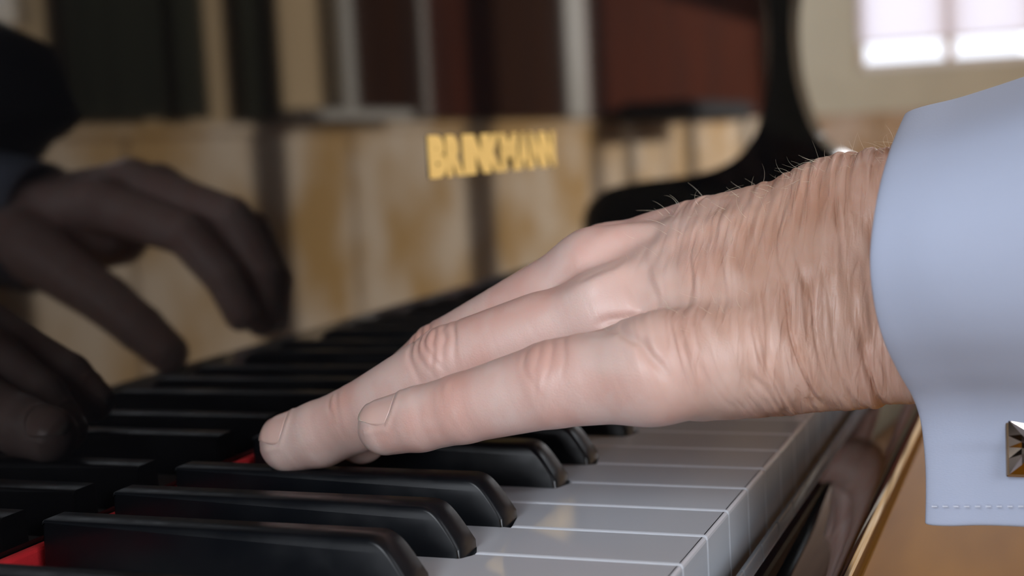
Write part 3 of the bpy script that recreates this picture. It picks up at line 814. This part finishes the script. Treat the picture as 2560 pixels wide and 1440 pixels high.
for s in range(NS):
    t = s / (NS - 1); 
    for q in loop:
        g = 1 + 0.22 * t; p = q + axd * LEN * t
        tail = float(smooth(0.022, 0.012, np.array(q[2]))) if False else (1.0 if q[2] < 0.02 else 0.0)
        p[1] += (q[1] - cyf) * 0.18 * t * (q[2] > 0.02)
        p[2] -= axd[2] * LEN * t * (1 - min(1, max(0, (q[2] - 0.0) / 0.05))) * 0.9
        p[2] += 0.17 * LEN * t * min(1, max(0, (q[2] - 0.055) / 0.03))
        p[2] += 0.0006 * math.sin(9 * t + 40 * q[2]) * (t > 0.05); p[1] += 0.0005 * math.sin(14 * t + 60 * q[2]) * (t > 0.05)
        vs.append(p)
n = len(loop)
for s in range(NS - 1):
    for i in range(n):
        a_ = s * n + i; b_ = s * n + (i + 1) % n; fc.append((a_, b_, b_ + n, a_ + n))
me = mesh_from('shirt_cuff', vs, fc, True)
bm = bmesh.new(); bm.from_mesh(me); bmesh.ops.recalc_face_normals(bm, faces=bm.faces); bm.to_mesh(me); bm.free()
cuff = link('shirt_cuff', me, MAT['shirt'], person); cuff['label'] = 'pale blue-white French cuff around the near wrist'
sol = cuff.modifiers.new('thickness', 'SOLIDIFY'); sol.thickness = 0.0013; sol.offset = 0
bv = cuff.modifiers.new('round', 'SUBSURF'); bv.levels = 1; bv.render_levels = 2
# stitch row above the lower edge
sv, sf = [], []
for i in range(14):
    u0 = 2330 + i * 27
    A = atY(u0, 1264 - i * 0.3, 0.0312); B = atY(u0 + 13, 1264 - i * 0.3, 0.0312); A[1] -= 0.04 * (A[0] - 0.03); B[1] -= 0.04 * (B[0] - 0.03)
    b = len(sv); r = 0.00016
    for P in (A, B):
        for m in range(6): sv.append(P + np.array([0, math.cos(m * 1.0472) * r, math.sin(m * 1.0472) * r]))
    for m in range(6): sf.append((b + m, b + (m + 1) % 6, b + 6 + (m + 1) % 6, b + 6 + m))
    sf += [tuple(b + m for m in range(6))[::-1], tuple(b + 6 + m for m in range(6))]
link('stitching', mesh_from('stitching', sv, sf), MAT['thread'], cuff)
# cufflink: square bezel with a four-pointed faceted face
c0 = atY(2512, 1042, 0.0285); c1 = atY(2512, 1194, 0.0285); sz = c0[2] - c1[2]; lx, lz = c0[0], c1[2]; ly = 0.0300
clk = box('cufflink', lx, lx + sz, ly - 0.0012, ly + 0.0012, lz, lz + sz, MAT['bronze'], cuff, 0.0004)
clk['label'] = 'square polished bronze cufflink with a star-shaped faceted face'
fv, ff = [], []
cx, cz2 = lx + sz / 2, lz + sz / 2; hsz = sz / 2 * 0.9; yb = ly - 0.0013
ringn = 16; fv.append((cx, yb - 0.0022, cz2))
for k in range(ringn):
    an = 2 * math.pi * k / ringn; m = max(abs(math.cos(an)), abs(math.sin(an))); rr = hsz / m
    hgt = 0.0016 if k % 4 == 2 else (-0.0004 if k % 4 == 0 else 0.0)
    fv.append((cx + rr * 0.55 * math.cos(an), yb - 0.0008 - hgt * 0.8, cz2 + rr * 0.55 * math.sin(an)))
for k in range(ringn):
    an = 2 * math.pi * k / ringn; m = max(abs(math.cos(an)), abs(math.sin(an))); rr = hsz / m
    fv.append((cx + rr * math.cos(an), yb, cz2 + rr * math.sin(an)))
for k in range(ringn):
    a_, b_ = 1 + k, 1 + (k + 1) % ringn; ff += [(0, a_, b_), (a_, a_ + ringn, b_ + ringn), (a_, b_ + ringn, b_)]
me = mesh_from('link_face', fv, ff); me.materials.append(MAT['bronze'])
bm = bmesh.new(); bm.from_mesh(me); bmesh.ops.join_triangles  # facets stay flat
bm.free(); lf = link('link_face', me, None, None)
# (join the faceted face into the cufflink so it stays one sub-part)
bm = bmesh.new(); bm.from_mesh(clk.data); bm.from_mesh(me); bm.to_mesh(clk.data); bm.free(); bpy.data.objects.remove(lf)


def tube(name, pts, radii, m, parent, wall=0.0015, squash=1.0):
    pts = [np.array(q, float) for q in pts]; vs, fc = [], []; nsd = 28
    for i, q in enumerate(pts):
        d = pts[min(i + 1, len(pts) - 1)] - pts[max(i - 1, 0)]; d /= np.linalg.norm(d)
        s1 = np.cross(d, [0, 1, 0.01]); s1 /= np.linalg.norm(s1); s2 = np.cross(d, s1)
        for k in range(nsd):
            an = 2 * math.pi * k / nsd; w = radii[i] * (1 + 0.03 * math.sin(3 * an + i))
            vs.append(q + s1 * math.cos(an) * w + s2 * math.sin(an) * w * squash)
    for i in range(len(pts) - 1):
        for k in range(nsd):
            a_ = i * nsd + k; b_ = i * nsd + (k + 1) % nsd; fc.append((a_, b_, b_ + nsd, a_ + nsd))
    o = link(name, mesh_from(name, vs, fc, True), m, parent)
    sm = o.modifiers.new('thickness', 'SOLIDIFY'); sm.thickness = wall; sm.offset = 0
    return o


wl = (wr[0] + ur[0]) / 2
tube('jacket_sleeve', [wl + np.array([0.115, -0.004, 0.012]), wl + np.array([0.17, -0.006, 0.02]), wl + np.array([0.24, -0.01, 0.03]), wl + np.array([0.32, -0.012, 0.05])], [0.054, 0.056, 0.06, 0.064], MAT['suit'], person)
tube('shirt_cuff', [mirY(110, 568, 0.318), mirY(30, 556, 0.318), mirY(-120, 535, 0.32)], [0.0335, 0.035, 0.037], MAT['shirt'], person)
tube('jacket_sleeve', [mirY(12, 352, 0.325), mirY(-10, 296, 0.325), mirY(-110, 262, 0.33), mirY(-300, 240, 0.335), mirY(-600, 200, 0.34)], [0.042, 0.047, 0.050, 0.055, 0.06], MAT['suit'], person)
